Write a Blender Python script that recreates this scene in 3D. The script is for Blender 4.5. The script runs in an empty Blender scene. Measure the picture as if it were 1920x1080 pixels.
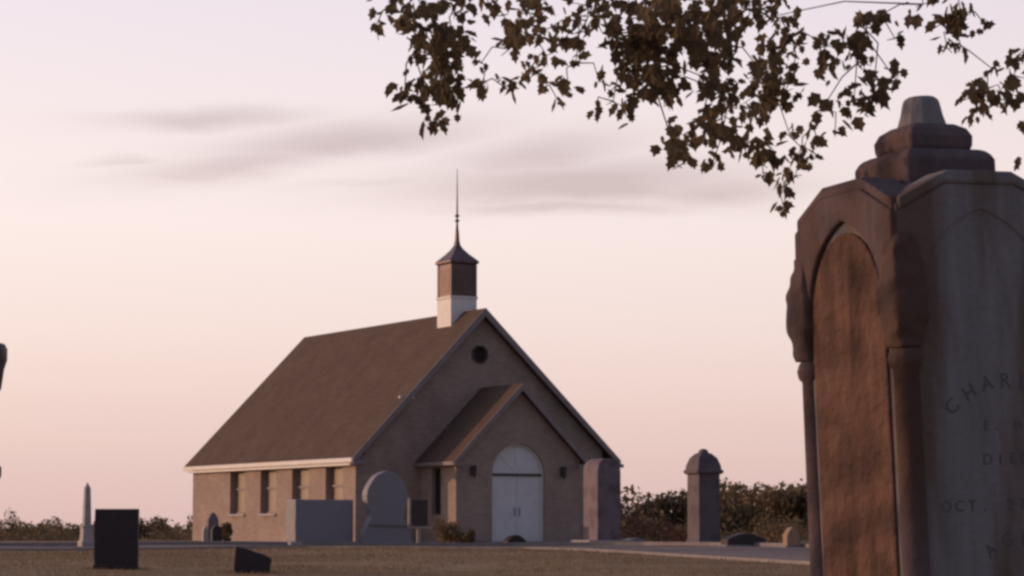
import bpy, bmesh, math, random
from mathutils import Vector, Matrix, noise as mnoise
R = math.radians
PI = math.pi
scene = bpy.context.scene
COL = scene.collection
rnd = random.Random(7)

# ---------------------------------------------------------------- camera
F = 4543.0; PITCH = 0.0984; CAMH = 0.55
cam_d = bpy.data.cameras.new('camera'); cam = bpy.data.objects.new('camera', cam_d); COL.objects.link(cam)
cam.location = (0, 0, CAMH); cam.rotation_euler = (PI/2 + PITCH, 0, 0)
cam_d.sensor_width = 36; cam_d.lens = F/1920*36; cam_d.clip_start = .1; cam_d.clip_end = 9000
scene.camera = cam

def at(px, py, Y):
    """world point on plane y=Y seen at photo pixel (px,py)"""
    c, s = math.cos(PITCH), math.sin(PITCH)
    rx = (px-960)/F; ru = -(py-540)/F
    dy = c - s*ru; dz = s + c*ru
    t = Y/dy
    return Vector((rx*t, Y, CAMH + dz*t))

def sstep(a, b, x):
    t = min(1, max(0, (x-a)/(b-a))); return t*t*(3-2*t)

def gz(x, y):
    z = .035*math.sin(x*.21+1.3)*math.sin(y*.13+.4) + .02*math.sin(x*.5+y*.17)
    z *= sstep(12, 30, y)*(1-sstep(74, 84, y))
    edge = 100 if x > -9 else 100 - 5*sstep(-9, -14, -(-x))
    z -= 3.2*sstep(99, 150, y)
    z += .10*math.exp(-((x+13)/3.0)**2-((y-86)/6)**2)
    return z

# ---------------------------------------------------------------- materials
def newmat(name):
    m = bpy.data.materials.new(name); m.use_nodes = True
    nt = m.node_tree; b = nt.nodes['Principled BSDF']
    return m, nt, b

def noisy(name, c1, c2, scale=6, rough=.85, bump=.3, bscale=40, spec=.3, metal=0, stretch=(1,1,1), c3=None, s3=1.2, dist=.01):
    m, nt, b = newmat(name); L = nt.links
    tc = nt.nodes.new('ShaderNodeTexCoord'); mp = nt.nodes.new('ShaderNodeMapping')
    mp.inputs['Scale'].default_value = stretch
    L.new(tc.outputs['Object'], mp.inputs['Vector'])
    n = nt.nodes.new('ShaderNodeTexNoise'); n.inputs['Scale'].default_value = scale; n.inputs['Detail'].default_value = 6
    n.inputs['Roughness'].default_value = .65
    L.new(mp.outputs[0], n.inputs['Vector'])
    r = nt.nodes.new('ShaderNodeValToRGB')
    r.color_ramp.elements[0].position = .3; r.color_ramp.elements[1].position = .7
    r.color_ramp.elements[0].color = (*c1, 1); r.color_ramp.elements[1].color = (*c2, 1)
    L.new(n.outputs['Fac'], r.inputs['Fac'])
    out = r.outputs['Color']
    if c3:
        n3 = nt.nodes.new('ShaderNodeTexNoise'); n3.inputs['Scale'].default_value = s3; n3.inputs['Detail'].default_value = 4
        L.new(mp.outputs[0], n3.inputs['Vector'])
        r3 = nt.nodes.new('ShaderNodeValToRGB'); r3.color_ramp.elements[0].position = .48; r3.color_ramp.elements[1].position = .62
        L.new(n3.outputs['Fac'], r3.inputs['Fac'])
        mx = nt.nodes.new('ShaderNodeMixRGB'); mx.inputs['Color2'].default_value = (*c3, 1)
        L.new(r3.outputs['Color'], mx.inputs['Fac']); L.new(out, mx.inputs['Color1']); out = mx.outputs[0]
    L.new(out, b.inputs['Base Color'])
    b.inputs['Roughness'].default_value = rough; b.inputs['Metallic'].default_value = metal
    b.inputs['Specular IOR Level'].default_value = spec
    if bump:
        n2 = nt.nodes.new('ShaderNodeTexNoise'); n2.inputs['Scale'].default_value = bscale; n2.inputs['Detail'].default_value = 8
        L.new(tc.outputs['Object'], n2.inputs['Vector'])
        bp = nt.nodes.new('ShaderNodeBump'); bp.inputs['Strength'].default_value = bump; bp.inputs['Distance'].default_value = dist
        L.new(n2.outputs['Fac'], bp.inputs['Height']); L.new(bp.outputs[0], b.inputs['Normal'])
    return m

def brickmat(name, c1, c2, mortar, bw, rh, msize=.008, rough=.9, offset=.5, blotch=.25):
    m, nt, b = newmat(name); L = nt.links
    uv = nt.nodes.new('ShaderNodeUVMap')
    br = nt.nodes.new('ShaderNodeTexBrick')
    br.inputs['Color1'].default_value = (*c1, 1); br.inputs['Color2'].default_value = (*c2, 1); br.inputs['Mortar'].default_value = (*mortar, 1)
    br.inputs['Scale'].default_value = 1; br.inputs['Brick Width'].default_value = bw; br.inputs['Row Height'].default_value = rh
    br.inputs['Mortar Size'].default_value = msize; br.offset = offset
    L.new(uv.outputs[0], br.inputs['Vector'])
    tc = nt.nodes.new('ShaderNodeTexCoord')
    n = nt.nodes.new('ShaderNodeTexNoise'); n.inputs['Scale'].default_value = 1.3; n.inputs['Detail'].default_value = 7
    L.new(tc.outputs['Object'], n.inputs['Vector'])
    mr = nt.nodes.new('ShaderNodeMapRange'); mr.inputs['From Min'].default_value = .3; mr.inputs['From Max'].default_value = .7
    mr.inputs['To Min'].default_value = 1-blotch; mr.inputs['To Max'].default_value = 1+blotch
    L.new(n.outputs['Fac'], mr.inputs['Value'])
    mx = nt.nodes.new('ShaderNodeVectorMath'); mx.operation = 'SCALE'
    L.new(br.outputs['Color'], mx.inputs[0]); L.new(mr.outputs[0], mx.inputs['Scale'])
    L.new(mx.outputs[0], b.inputs['Base Color'])
    b.inputs['Roughness'].default_value = rough; b.inputs['Specular IOR Level'].default_value = .25
    bp = nt.nodes.new('ShaderNodeBump'); bp.inputs['Strength'].default_value = .5; bp.inputs['Distance'].default_value = .008; bp.invert = True
    L.new(br.outputs['Fac'], bp.inputs['Height']); L.new(bp.outputs[0], b.inputs['Normal'])
    return m

def leafmat(name, c1, c2, trans=.35, scale=.6):
    m, nt, b = newmat(name); L = nt.links
    tc = nt.nodes.new('ShaderNodeTexCoord')
    n = nt.nodes.new('ShaderNodeTexNoise'); n.inputs['Scale'].default_value = scale; n.inputs['Detail'].default_value = 5
    L.new(tc.outputs['Object'], n.inputs['Vector'])
    r = nt.nodes.new('ShaderNodeValToRGB'); r.color_ramp.elements[0].position = .35; r.color_ramp.elements[1].position = .68
    r.color_ramp.elements[0].color = (*c1, 1); r.color_ramp.elements[1].color = (*c2, 1)
    L.new(n.outputs['Fac'], r.inputs['Fac']); L.new(r.outputs['Color'], b.inputs['Base Color'])
    b.inputs['Roughness'].default_value = .65; b.inputs['Specular IOR Level'].default_value = .25
    t = nt.nodes.new('ShaderNodeBsdfTranslucent'); L.new(r.outputs['Color'], t.inputs['Color'])
    mx = nt.nodes.new('ShaderNodeMixShader'); mx.inputs['Fac'].default_value = trans
    out = nt.nodes['Material Output']
    L.new(b.outputs[0], mx.inputs[1]); L.new(t.outputs[0], mx.inputs[2]); L.new(mx.outputs[0], out.inputs['Surface'])
    return m

MT = {}
MT['brick'] = brickmat('brick', (.285,.21,.175), (.35,.265,.222), (.34,.275,.245), .21, .075, .008, .9, .5, .13)
MT['shingle'] = brickmat('shingle', (.105,.068,.05), (.125,.082,.061), (.08,.052,.04), .32, .16, .012, .95, .5, .12)
MT['white'] = noisy('white_paint', (.66,.63,.61), (.76,.73,.71), 3, .5, .15, 30)
MT['trim'] = noisy('trim_paint', (.21,.172,.168), (.26,.218,.212), 3, .6, .15, 30)
MT['door'] = noisy('door_paint', (.58,.565,.58), (.67,.655,.67), 2.5, .45, .1, 30)
MT['copper'] = noisy('brown_metal', (.105,.062,.06), (.16,.098,.092), 2.5, .45, .15, 30, .5, .35)
MT['shade'] = noisy('window_blind', (.26,.19,.14), (.33,.25,.19), 8, .35, 0, 1, .6, 0, (1,1,6))
MT['darkglass'] = noisy('dark_glass', (.02,.018,.018), (.035,.03,.03), 5, .2, 0, 1, .5)
MT['black'] = noisy('black_iron', (.018,.016,.016), (.03,.027,.025), 12, .55, .2, 60)
MT['louver'] = noisy('louver_paint', (.05,.04,.038), (.08,.065,.06), 5, .7, .1, 40)
MT['concrete'] = noisy('concrete', (.19,.165,.158), (.26,.23,.22), 2.2, .9, .35, 25)
MT['granite_grey'] = noisy('granite_grey', (.17,.16,.165), (.25,.235,.24), 30, .7, .3, 60, .3, 0, (1,1,1), (.15,.135,.13), 2.5)
MT['granite_pale'] = noisy('granite_pale', (.34,.295,.27), (.43,.38,.35), 18, .75, .3, 60, .3, 0, (1,1,1), (.33,.29,.27), 3)
MT['granite_blue'] = noisy('granite_blue', (.19,.17,.19), (.27,.245,.265), 22, .6, .25, 60, .4)
MT['granite_dark'] = noisy('granite_dark', (.026,.018,.02), (.046,.033,.034), 24, .55, .2, 60, .3)
MT['granite_purple'] = noisy('granite_purple', (.15,.11,.13), (.22,.165,.19), 20, .7, .3, 60, .3, 0, (1,1,1), (.12,.085,.10), 2)
MT['granite_mauve'] = noisy('granite_mauve', (.095,.075,.085), (.145,.115,.13), 20, .7, .3, 60, .3, 0, (1,1,1), (.08,.06,.07), 2)
MT['weathered'] = noisy('weathered_marble', (.165,.155,.16), (.245,.23,.238), 9, .9, .6, 34, .15, 0, (1,1,.14), (.135,.098,.08), 5.5, .012)
MT['sunset_brown'] = noisy('sunset_tint_stone', (.125,.068,.05), (.19,.108,.078), 8, .92, .9, 22, .12, 0, (1.6,1.6,.2), (.09,.052,.04), 4, .03)  # warm evening light on the monument's side put into the colour, with stain streaks
MT['mauve_stone'] = noisy('mauve_stone', (.088,.062,.066), (.145,.108,.114), 9, .88, .6, 34, .15, 0, (1,1,.2), (.098,.06,.05), 4.5, .012)
MT['lichen'] = noisy('letter_lichen', (.085,.08,.083), (.12,.112,.116), 30, .9, .2, 60)
MT['tan_stone'] = noisy('tan_stone', (.26,.165,.11), (.34,.225,.155), 9, .8, .3, 40)
MT['bark'] = noisy('bark', (.05,.035,.028), (.09,.066,.052), 5, .95, .9, 18, .2, 0, (1,1,.25), None, 1, .03)
MT['leaf'] = leafmat('leaf', (.105,.076,.042), (.20,.142,.078), .55, 1.6)
MT['far_leaf'] = leafmat('far_leaf', (.155,.105,.056), (.28,.19,.098), .25, .9)
MT['far_leaf_dark'] = leafmat('far_leaf_dark', (.115,.083,.046), (.22,.155,.08), .25, .9)
MT['rust_leaf'] = leafmat('rust_leaf', (.13,.062,.042), (.20,.10,.062), .25, 1.5)
MT['grassblade'] = leafmat('grass_blade', (.22,.145,.08), (.35,.235,.135), .3, .5)
MT['asphalt'] = noisy('asphalt', (.20,.15,.13), (.265,.205,.18), .9, .95, .4, 60, .08, 0, (1,1,1), (.12,.10,.097), .35)

def ground_mat():
    m, nt, b = newmat('dry_grass_ground'); L = nt.links
    tc = nt.nodes.new('ShaderNodeTexCoord')
    def nz(scale, det, stretch=(1,1,1)):
        mp = nt.nodes.new('ShaderNodeMapping'); mp.inputs['Scale'].default_value = stretch
        L.new(tc.outputs['Object'], mp.inputs['Vector'])
        n = nt.nodes.new('ShaderNodeTexNoise'); n.inputs['Scale'].default_value = scale; n.inputs['Detail'].default_value = det
        L.new(mp.outputs[0], n.inputs['Vector']); return n
    a = nz(.22, 6, (1,.45,1)); r = nt.nodes.new('ShaderNodeValToRGB')
    cr = r.color_ramp; cr.elements[0].position = .3; cr.elements[1].position = .7
    cr.elements[0].color = (.185,.11,.062, 1); cr.elements[1].color = (.34,.23,.14, 1)
    e = cr.elements.new(.5); e.color = (.27,.185,.102, 1)
    L.new(a.outputs['Fac'], r.inputs['Fac'])
    c = nz(3.5, 8); mr = nt.nodes.new('ShaderNodeMapRange'); mr.inputs['From Min'].default_value = .3; mr.inputs['From Max'].default_value = .7
    mr.inputs['To Min'].default_value = .65; mr.inputs['To Max'].default_value = 1.3
    L.new(c.outputs['Fac'], mr.inputs['Value'])
    mx = nt.nodes.new('ShaderNodeVectorMath'); mx.operation = 'SCALE'
    L.new(r.outputs['Color'], mx.inputs[0]); L.new(mr.outputs[0], mx.inputs['Scale'])
    L.new(mx.outputs[0], b.inputs['Base Color']); b.inputs['Roughness'].default_value = 1; b.inputs['Specular IOR Level'].default_value = .1
    d = nz(9, 8); bp = nt.nodes.new('ShaderNodeBump'); bp.inputs['Strength'].default_value = .9; bp.inputs['Distance'].default_value = .06
    L.new(d.outputs['Fac'], bp.inputs['Height']); L.new(bp.outputs[0], b.inputs['Normal'])
    return m
MT['ground'] = ground_mat()

# ---------------------------------------------------------------- object helpers
def tag(o, label=None, cat=None, group=None, kind=None):
    if label: o['label'] = label
    if cat: o['category'] = cat
    if group: o['group'] = group
    if kind: o['kind'] = kind
    return o

def empty(name, loc, rz=0, label=None, cat=None, group=None):
    o = bpy.data.objects.new(name, None); COL.objects.link(o)
    o.location = loc; o.rotation_euler = (0, 0, rz); o.empty_display_size = .2
    return tag(o, label, cat, group)

def copy_tree(o, parent=None):
    c = o.copy(); COL.objects.link(c); c.parent = parent
    for ch in list(o.children): copy_tree(ch, c)
    return c

class MB:
    def __init__(s): s.bm = bmesh.new()
    def box(s, x0, x1, y0, y1, z0, z1, bev=0):
        b = s.bm; v = [b.verts.new(p) for p in ((x0,y0,z0),(x1,y0,z0),(x1,y1,z0),(x0,y1,z0),(x0,y0,z1),(x1,y0,z1),(x1,y1,z1),(x0,y1,z1))]
        fs = [b.faces.new([v[i] for i in f]) for f in ((3,2,1,0),(4,5,6,7),(0,1,5,4),(1,2,6,5),(2,3,7,6),(3,0,4,7))]
        if bev:
            es = list({e for f in fs for e in f.edges})
            bmesh.ops.bevel(b, geom=es, offset=bev, segments=2, affect='EDGES', profile=.6)
        return s
    def slab(s, loops, fn, t0, t1):
        """2D outline (first loop) with holes, lifted by fn(u, v, t) between t0 and t1"""
        b = s.bm; fr, bk, edges = [], [], []
        for lp in loops:
            A = [b.verts.new(fn(u, v, t0)) for u, v in lp]; B = [b.verts.new(fn(u, v, t1)) for u, v in lp]
            fr.append(A); bk.append(B)
        for grp in (fr, bk):
            ed = []
            for A in grp:
                for i in range(len(A)): ed.append(b.edges.new((A[i], A[(i+1) % len(A)])))
            bmesh.ops.triangle_fill(b, use_beauty=True, use_dissolve=False, edges=ed)
        for A, B in zip(fr, bk):
            for i in range(len(A)):
                j = (i+1) % len(A); b.faces.new((A[i], A[j], B[j], B[i]))
        bmesh.ops.recalc_face_normals(b, faces=b.faces[:])
        return s
    def ring(s, secs, cap=True):
        """loft closed sections (lists of points)"""
        b = s.bm; vs = [[b.verts.new(p) for p in sec] for sec in secs]; n = len(vs[0])
        for i in range(len(vs)-1):
            for k in range(n): b.faces.new((vs[i][k], vs[i][(k+1) % n], vs[i+1][(k+1) % n], vs[i+1][k]))
        if cap:
            b.faces.new(vs[0][::-1]); b.faces.new(vs[-1])
        return s
    def lathe(s, prof, n=20, c=(0,0), sx=1, sy=1, rot=0):
        return s.ring([[(c[0]+sx*r*math.cos(rot+2*PI*k/n), c[1]+sy*r*math.sin(rot+2*PI*k/n), z) for k in range(n)] for r, z in prof])
    def sq(s, prof, c=(0,0)):
        """square lathe: half width, z"""
        return s.ring([[(c[0]-h, c[1]-h, z),(c[0]+h, c[1]-h, z),(c[0]+h, c[1]+h, z),(c[0]-h, c[1]+h, z)] for h, z in prof])
    def tube(s, pts, rad, n=6):
        secs = []
        pts = [Vector(p) for p in pts]
        for i, p in enumerate(pts):
            d = (pts[min(i+1, len(pts)-1)] - pts[max(i-1, 0)]).normalized()
            a = d.cross(Vector((.31,.95,.05))); a = (a if a.length > .05 else d.cross(Vector((1,0,0)))).normalized(); c = d.cross(a)
            secs.append([p + rad[i]*(a*math.cos(2*PI*k/n)+c*math.sin(2*PI*k/n)) for k in range(n)])
        return s.ring(secs)
    def build(s, name, mat, parent=None, uv=False, smooth=False, bevel=0, rough=0, seed=0, sub=0, freq=5):
        b = s.bm
        if rough:
            if sub: bmesh.ops.subdivide_edges(b, edges=b.edges[:], cuts=sub, use_grid_fill=True)
            for v in b.verts:
                p = v.co*freq+Vector((seed, seed*.7, 0)); v.co += rough*Vector((mnoise.noise(p), mnoise.noise(p+Vector((9,3,5))), mnoise.noise(p+Vector((2,8,1)))*.6))
        bmesh.ops.recalc_face_normals(b, faces=b.faces[:])
        me = bpy.data.meshes.new(name)
        if uv:
            ul = b.loops.layers.uv.new('UVMap')
            for f in b.faces:
                n = f.normal
                for l in f.loops:
                    p = l.vert.co
                    if abs(n.z) > .9: l[ul].uv = (p.x, p.y)
                    elif abs(n.x) > abs(n.y): l[ul].uv = (p.y, p.z/max(.3, math.sqrt(max(0, 1-n.z*n.z))))
                    else: l[ul].uv = (p.x, p.z)
        b.to_mesh(me); b.free()
        if isinstance(mat, (list, tuple)):
            for m_ in mat: me.materials.append(m_)
        else: me.materials.append(mat)
        if smooth:
            for p in me.polygons: p.use_smooth = True
        o = bpy.data.objects.new(name, me); COL.objects.link(o)
        if parent: o.parent = parent
        if bevel:
            md = o.modifiers.new('bevel', 'BEVEL'); md.width = bevel; md.segments = 2; md.limit_method = 'ANGLE'; md.angle_limit = R(35)
        return o

# ---------------------------------------------------------------- world and sun
SUN = Vector((-.95, .17, 0)).normalized(); SUN_EL = 9.0
SUN_AZ = math.atan2(SUN.x, SUN.y)
w = bpy.data.worlds.new('World'); scene.world = w; w.use_nodes = True
nt = w.node_tree; N = nt.nodes; L = nt.links
for n in list(N): N.remove(n)
out = N.new('ShaderNodeOutputWorld'); add = N.new('ShaderNodeAddShader')
sky = N.new('ShaderNodeTexSky'); sky.sky_type = 'NISHITA'; sky.sun_disc = False
sky.sun_elevation = R(SUN_EL); sky.sun_rotation = SUN_AZ % (2*PI); sky.air_density = 1.2; sky.dust_density = 3
bg1 = N.new('ShaderNodeBackground'); bg1.inputs['Strength'].default_value = .05
L.new(sky.outputs[0], bg1.inputs['Color'])
def math_n(op, a, b=None, c=None, clamp=False):
    n = N.new('ShaderNodeMath'); n.operation = op; n.use_clamp = clamp
    for i, v in enumerate((a, b, c)):
        if v is None: continue
        if isinstance(v, (int, float)): n.inputs[i].default_value = v
        else: L.new(v, n.inputs[i])
    return n.outputs[0]
tc = N.new('ShaderNodeTexCoord'); sp = N.new('ShaderNodeSeparateXYZ'); L.new(tc.outputs['Generated'], sp.inputs[0])
X, Y, Z = sp.outputs
ramp = N.new('ShaderNodeValToRGB'); cr = ramp.color_ramp
def lin(c): return tuple((v/255/12.92 if v/255 <= .04045 else ((v/255+.055)/1.055)**2.4) for v in c)
stops = [(0.0, (214,182,178)), (.045, (222,195,192)), (.085, (229,207,206)), (.125, (233,214,214)), (.165, (230,212,214)), (.21, (224,209,217)), (.40, (165,155,178)), (1.0, (122,126,158))]
while len(cr.elements) > 1: cr.elements.remove(cr.elements[0])
cr.elements[0].position = 0; cr.elements[0].color = (*lin(stops[0][1]), 1)
for p, c in stops[1:]:
    e = cr.elements.new(p); e.color = (*lin(c), 1)
L.new(Z, ramp.inputs['Fac'])
# brighter towards the sunset side, dim at the back of the sky
dirf = math_n('ADD', math_n('MULTIPLY', X, -.55), math_n('MULTIPLY', Y, .835))
mr = N.new('ShaderNodeMapRange'); mr.interpolation_type = 'SMOOTHSTEP'
mr.inputs['From Min'].default_value = -.7; mr.inputs['From Max'].default_value = 1.0; mr.inputs['To Min'].default_value = .42; mr.inputs['To Max'].default_value = 1.06
L.new(dirf, mr.inputs['Value'])
# cloud streaks
Yc = math_n('MAXIMUM', math_n('ABSOLUTE', Y), .05)
U = math_n('DIVIDE', X, Yc); V = math_n('DIVIDE', Z, Yc)
cmb = N.new('ShaderNodeCombineXYZ'); L.new(math_n('MULTIPLY', U, 14), cmb.inputs[0]); L.new(math_n('MULTIPLY', V, 62), cmb.inputs[1]); L.new(Y, cmb.inputs[2])
nz = N.new('ShaderNodeTexNoise'); nz.inputs['Scale'].default_value = 1; nz.inputs['Detail'].default_value = 5; nz.inputs['Roughness'].default_value = .55; L.new(cmb.outputs[0], nz.inputs['Vector'])
wob = math_n('SUBTRACT', nz.outputs['Fac'], .5)
tot = None
for (px, py, rx, ry, tilt, k) in [(390,218,190,20,.02,.75),(470,300,240,30,.14,.75),(640,262,250,36,.10,.9),(330,328,110,12,.03,.6),(1010,292,190,44,.12,.8),(1090,340,320,44,.03,1.0),(1060,388,230,16,0,.8),(1330,352,200,34,.05,.7),(235,302,80,9,.05,.5),(760,338,200,12,.03,.4)]:
    u0 = (px-960)/F*1.005; v0 = (989-py)/F
    du = math_n('SUBTRACT', U, u0)
    dv = math_n('SUBTRACT', math_n('SUBTRACT', V, v0), math_n('MULTIPLY', du, tilt))
    dv = math_n('ADD', dv, math_n('MULTIPLY', wob, .012))
    q = math_n('ADD', math_n('POWER', math_n('MULTIPLY', du, F/rx), 2), math_n('POWER', math_n('MULTIPLY', dv, F/ry), 2))
    g = math_n('MULTIPLY', math_n('POWER', 2.718, math_n('MULTIPLY', q, -1)), k*1.08)
    tot = g if tot is None else math_n('MAXIMUM', tot, g)
bandm = N.new('ShaderNodeMapRange'); bandm.inputs['From Min'].default_value = .56; bandm.inputs['From Max'].default_value = .75; bandm.inputs['To Max'].default_value = .35
L.new(nz.outputs['Fac'], bandm.inputs['Value'])
bandel = math_n('MULTIPLY', bandm.outputs[0], math_n('MULTIPLY', math_n('GREATER_THAN', V, .1), 1))
mask = math_n('MULTIPLY', tot, math_n('ADD', .62, math_n('MULTIPLY', nz.outputs['Fac'], .75)), None, True)
mixc = N.new('ShaderNodeMixRGB'); mixc.blend_type = 'MULTIPLY'; mixc.inputs['Color2'].default_value = (.68,.63,.645,1)
L.new(mask, mixc.inputs['Fac']); L.new(ramp.outputs['Color'], mixc.inputs['Color1'])
tint = N.new('ShaderNodeMixRGB'); tint.blend_type = 'MULTIPLY'; tint.inputs['Color2'].default_value = (.94,1.06,1.28,1)
tm = N.new('ShaderNodeMapRange'); tm.inputs['From Min'].default_value = .55; tm.inputs['From Max'].default_value = -.5; L.new(dirf, tm.inputs['Value'])
L.new(tm.outputs[0], tint.inputs['Fac']); L.new(mixc.outputs[0], tint.inputs['Color1'])
scl = N.new('ShaderNodeVectorMath'); scl.operation = 'SCALE'; L.new(tint.outputs[0], scl.inputs[0]); L.new(mr.outputs[0], scl.inputs['Scale'])
bg2 = N.new('ShaderNodeBackground'); bg2.inputs['Strength'].default_value = 1.0; L.new(scl.outputs[0], bg2.inputs['Color'])
L.new(bg1.outputs[0], add.inputs[0]); L.new(bg2.outputs[0], add.inputs[1]); L.new(add.outputs[0], out.inputs['Surface'])

sd = bpy.data.lights.new('sun', 'SUN'); sd.energy = 2.0; sd.angle = R(.8); sd.color = (1.0, .60, .40)
so = bpy.data.objects.new('sun', sd); COL.objects.link(so)
sv = Vector((SUN.x*math.cos(R(SUN_EL)), SUN.y*math.cos(R(SUN_EL)), math.sin(R(SUN_EL))))
so.rotation_euler = sv.to_track_quat('Z', 'Y').to_euler(); so.location = (-30, 10, 20)

# ---------------------------------------------------------------- ground and road
def axis(lo, hi, seg):
    v = []
    for a, b, st in seg:
        x = a
        while x < b-1e-6: v.append(x); x += st
    v.append(hi); return v
xs = axis(-4000, 4000, [(-4000,-600,850),(-600,-100,100),(-100,-30,7),(-30,30,1),(30,100,7),(100,600,100),(600,4000,850)])
ys = axis(-800, 7000, [(-800,-60,185),(-60,0,10),(0,104,1),(104,160,4),(160,600,44),(600,7000,1600)])
b = MB(); g = [[b.bm.verts.new((x, y, gz(x, y))) for x in xs] for y in ys]
for j in range(len(ys)-1):
    for i in range(len(xs)-1): b.bm.faces.new((g[j][i], g[j][i+1], g[j+1][i+1], g[j+1][i]))
tag(b.build('ground', MT['ground'], smooth=True), kind='structure')

def lerpline(pl, x):
    for (x0, y0), (x1, y1) in zip(pl, pl[1:]):
        if x0 <= x <= x1: return y0 + (y1-y0)*(x-x0)/(x1-x0)
    return pl[-1][1]
near_e = [(-60,58),(-20,61.5),(-5,62),(.5,59),(1.8,55),(3.3,45),(4.6,36),(5.6,28),(6.4,20),(7.2,2)]
far_e = [(-60,68),(-20,71),(0,71),(3.5,69.5),(5.5,66.5),(7.4,60.5),(9.5,50),(11,38),(12,26),(13,2)]
def resample(pl, n):
    d = [0]
    for a, c in zip(pl, pl[1:]): d.append(d[-1]+math.dist(a, c))
    o = []
    for k in range(n+1):
        t = d[-1]*k/n
        for i in range(len(pl)-1):
            if d[i] <= t <= d[i+1]+1e-9:
                f = (t-d[i])/(d[i+1]-d[i]); o.append((pl[i][0]+f*(pl[i+1][0]-pl[i][0]), pl[i][1]+f*(pl[i+1][1]-pl[i][1]))); break
    return o
NE = resample(near_e, 130); FE = resample(far_e, 130)
b = MB(); rows = []
for (ax, ay), (cx_, cy_) in zip(NE, FE):
    rows.append([b.bm.verts.new((ax+(cx_-ax)*k/8, ay+(cy_-ay)*k/8, gz(ax+(cx_-ax)*k/8, ay+(cy_-ay)*k/8)+.02)) for k in range(9)])
for i in range(130):
    for k in range(8): b.bm.faces.new((rows[i][k], rows[i+1][k], rows[i+1][k+1], rows[i][k+1]))
tag(b.build('road', MT['asphalt'], smooth=True), kind='structure')
def kerb(line, side, h=.11):
    b = MB(); secs = []
    for i, (x, y) in enumerate(line):
        x2, y2 = line[min(i+1, len(line)-1)]; x1, y1 = line[max(i-1, 0)]
        d = Vector((x2-x1, y2-y1)).normalized(); n = Vector((-d.y, d.x))*side*.16; z = gz(x, y)
        secs.append([(x, y, z-.1), (x, y, z+h), (x+n.x*.9, y+n.y*.9, z+h+.01), (x+n.x, y+n.y, z-.1)])
    b.ring(secs); tag(b.build('kerb', MT['concrete']), kind='structure')
kerb(FE, 1)
kerb(NE, -1, .045)

# ---------------------------------------------------------------- church
PHI = .518; Wd = 10.13; CL = 13.75; HE = 2.81; HR = 7.81; PL = -.22; OV = .23
ps = -.2; pd = 2.48; pw = 5.0; phe = 2.66; phr = 5.18
church = empty('church', (-.839, 80.70, 0), PHI, 'small tan brick chapel with brown shingled roof, white arched doors and a slim copper steeple', 'church')
hw = Wd/2-OV            # half width of walls
T = .32
def side_hole(c, w_, z0, z1): return [(c-w_/2, z0), (c-w_/2, z1), (c+w_/2, z1), (c+w_/2, z0)]
slopeL = (HR-HE)/(PL+Wd/2); slopeR = (HR-HE)/(Wd/2-PL)
def roofz(a): return HR - (PL-a)*slopeL if a < PL else HR - (a-PL)*slopeR
WINB = [1.6, 4.25, 6.9, 9.58]; WW = 1.32; WZ0 = 1.02; WZ1 = 2.68
b = MB()
ztop_s = roofz(-hw)-.16
b.slab([[(0,-.3),(CL,-.3),(CL,ztop_s),(0,ztop_s)]] + [side_hole(c, WW, WZ0, WZ1) for c in WINB], lambda u, v, t: (-hw+t, u, v), 0, T)
b.slab([[(0,-.3),(CL,-.3),(CL,roofz(hw)-.16),(0,roofz(hw)-.16)]], lambda u, v, t: (hw-t, u, v), 0, T)
def gable(y0, y1, holes=[]):
    i = hw-T-.001
    b.slab([[(-i,-.3),(i,-.3),(i,roofz(i)-.17),(PL,HR-.17),(-i,roofz(-i)-.17)]]+holes, lambda u, v, t: (u, t, v), y0, y1)
VA, VZ = -.27, 6.28
oct_ = [(VA+.27*math.cos(PI/8+k*PI/4), VZ+.27*math.sin(PI/8+k*PI/4)) for k in range(8)]
gable(.0, T, [oct_]); gable(CL-T, CL)
b.build('wall', MT['brick'], church, uv=True)
b = MB(); th = .17; e = Wd/2
b.slab([[(-e,HE),(PL,HR),(e,HE),(e-.02,HE-th),(PL,HR-th*1.35),(-e+.02,HE-th)]], lambda u, v, t: (u, t, v), -.28, CL+.28)
b.build('roof', MT['shingle'], church, uv=True)
# trims
b = MB()
b.box(-e-.075, -e-.004, -.30, CL+.30, HE-.18, HE-.035)
b.build('gutter', MT['white'], church, bevel=.012)
b = MB(); b.box(-e+.01, -hw-.003, -.02, CL+.02, HE-.27, HE-.19); b.build('soffit', MT['white'], church)
b = MB()
for s in (-1, 1):
    x0, x1 = (PL, e*s)
    z0, z1 = HR, HE
    b.slab([[(x0,z0+.01),(x1,z1+.01),(x1,z1-.22),(x0,z0-.27)]], lambda u, v, t: (u, t, v), -.325, -.284)
b.build('rake_board', MT['trim'], church)
for xa, xb in ((-e-.07, -e+.42), (e-.42, e+.07)):
    b = MB(); b.box(xa, xb, -.40, -.33, HE-.24, HE-.12); b.build('cornice_return', MT['trim'], church, bevel=.01)
b = MB(); b.box(-3.3, -2.75, -.07, -.003, 4.74, 4.82); b.build('ledge', MT['white'], church)
b = MB(); b.slab([[(VA+.32*math.cos(PI/8+k*PI/4), VZ+.32*math.sin(PI/8+k*PI/4)) for k in range(8)], [(VA+.255*math.cos(PI/8+k*PI/4), VZ+.255*math.sin(PI/8+k*PI/4)) for k in range(8)]], lambda u, v, t: (u, t, v), -.04, .06)
vt = b.build('vent', MT['louver'], church)
b = MB()
for k in range(6): b.ring([[(VA-.26, .10, VZ-.25+k*.09), (VA-.26, .18, VZ-.19+k*.09), (VA-.26, .18, VZ-.17+k*.09), (VA-.26, .10, VZ-.23+k*.09)], [(VA+.26, .10, VZ-.25+k*.09), (VA+.26, .18, VZ-.19+k*.09), (VA+.26, .18, VZ-.17+k*.09), (VA+.26, .10, VZ-.23+k*.09)]])
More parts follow.
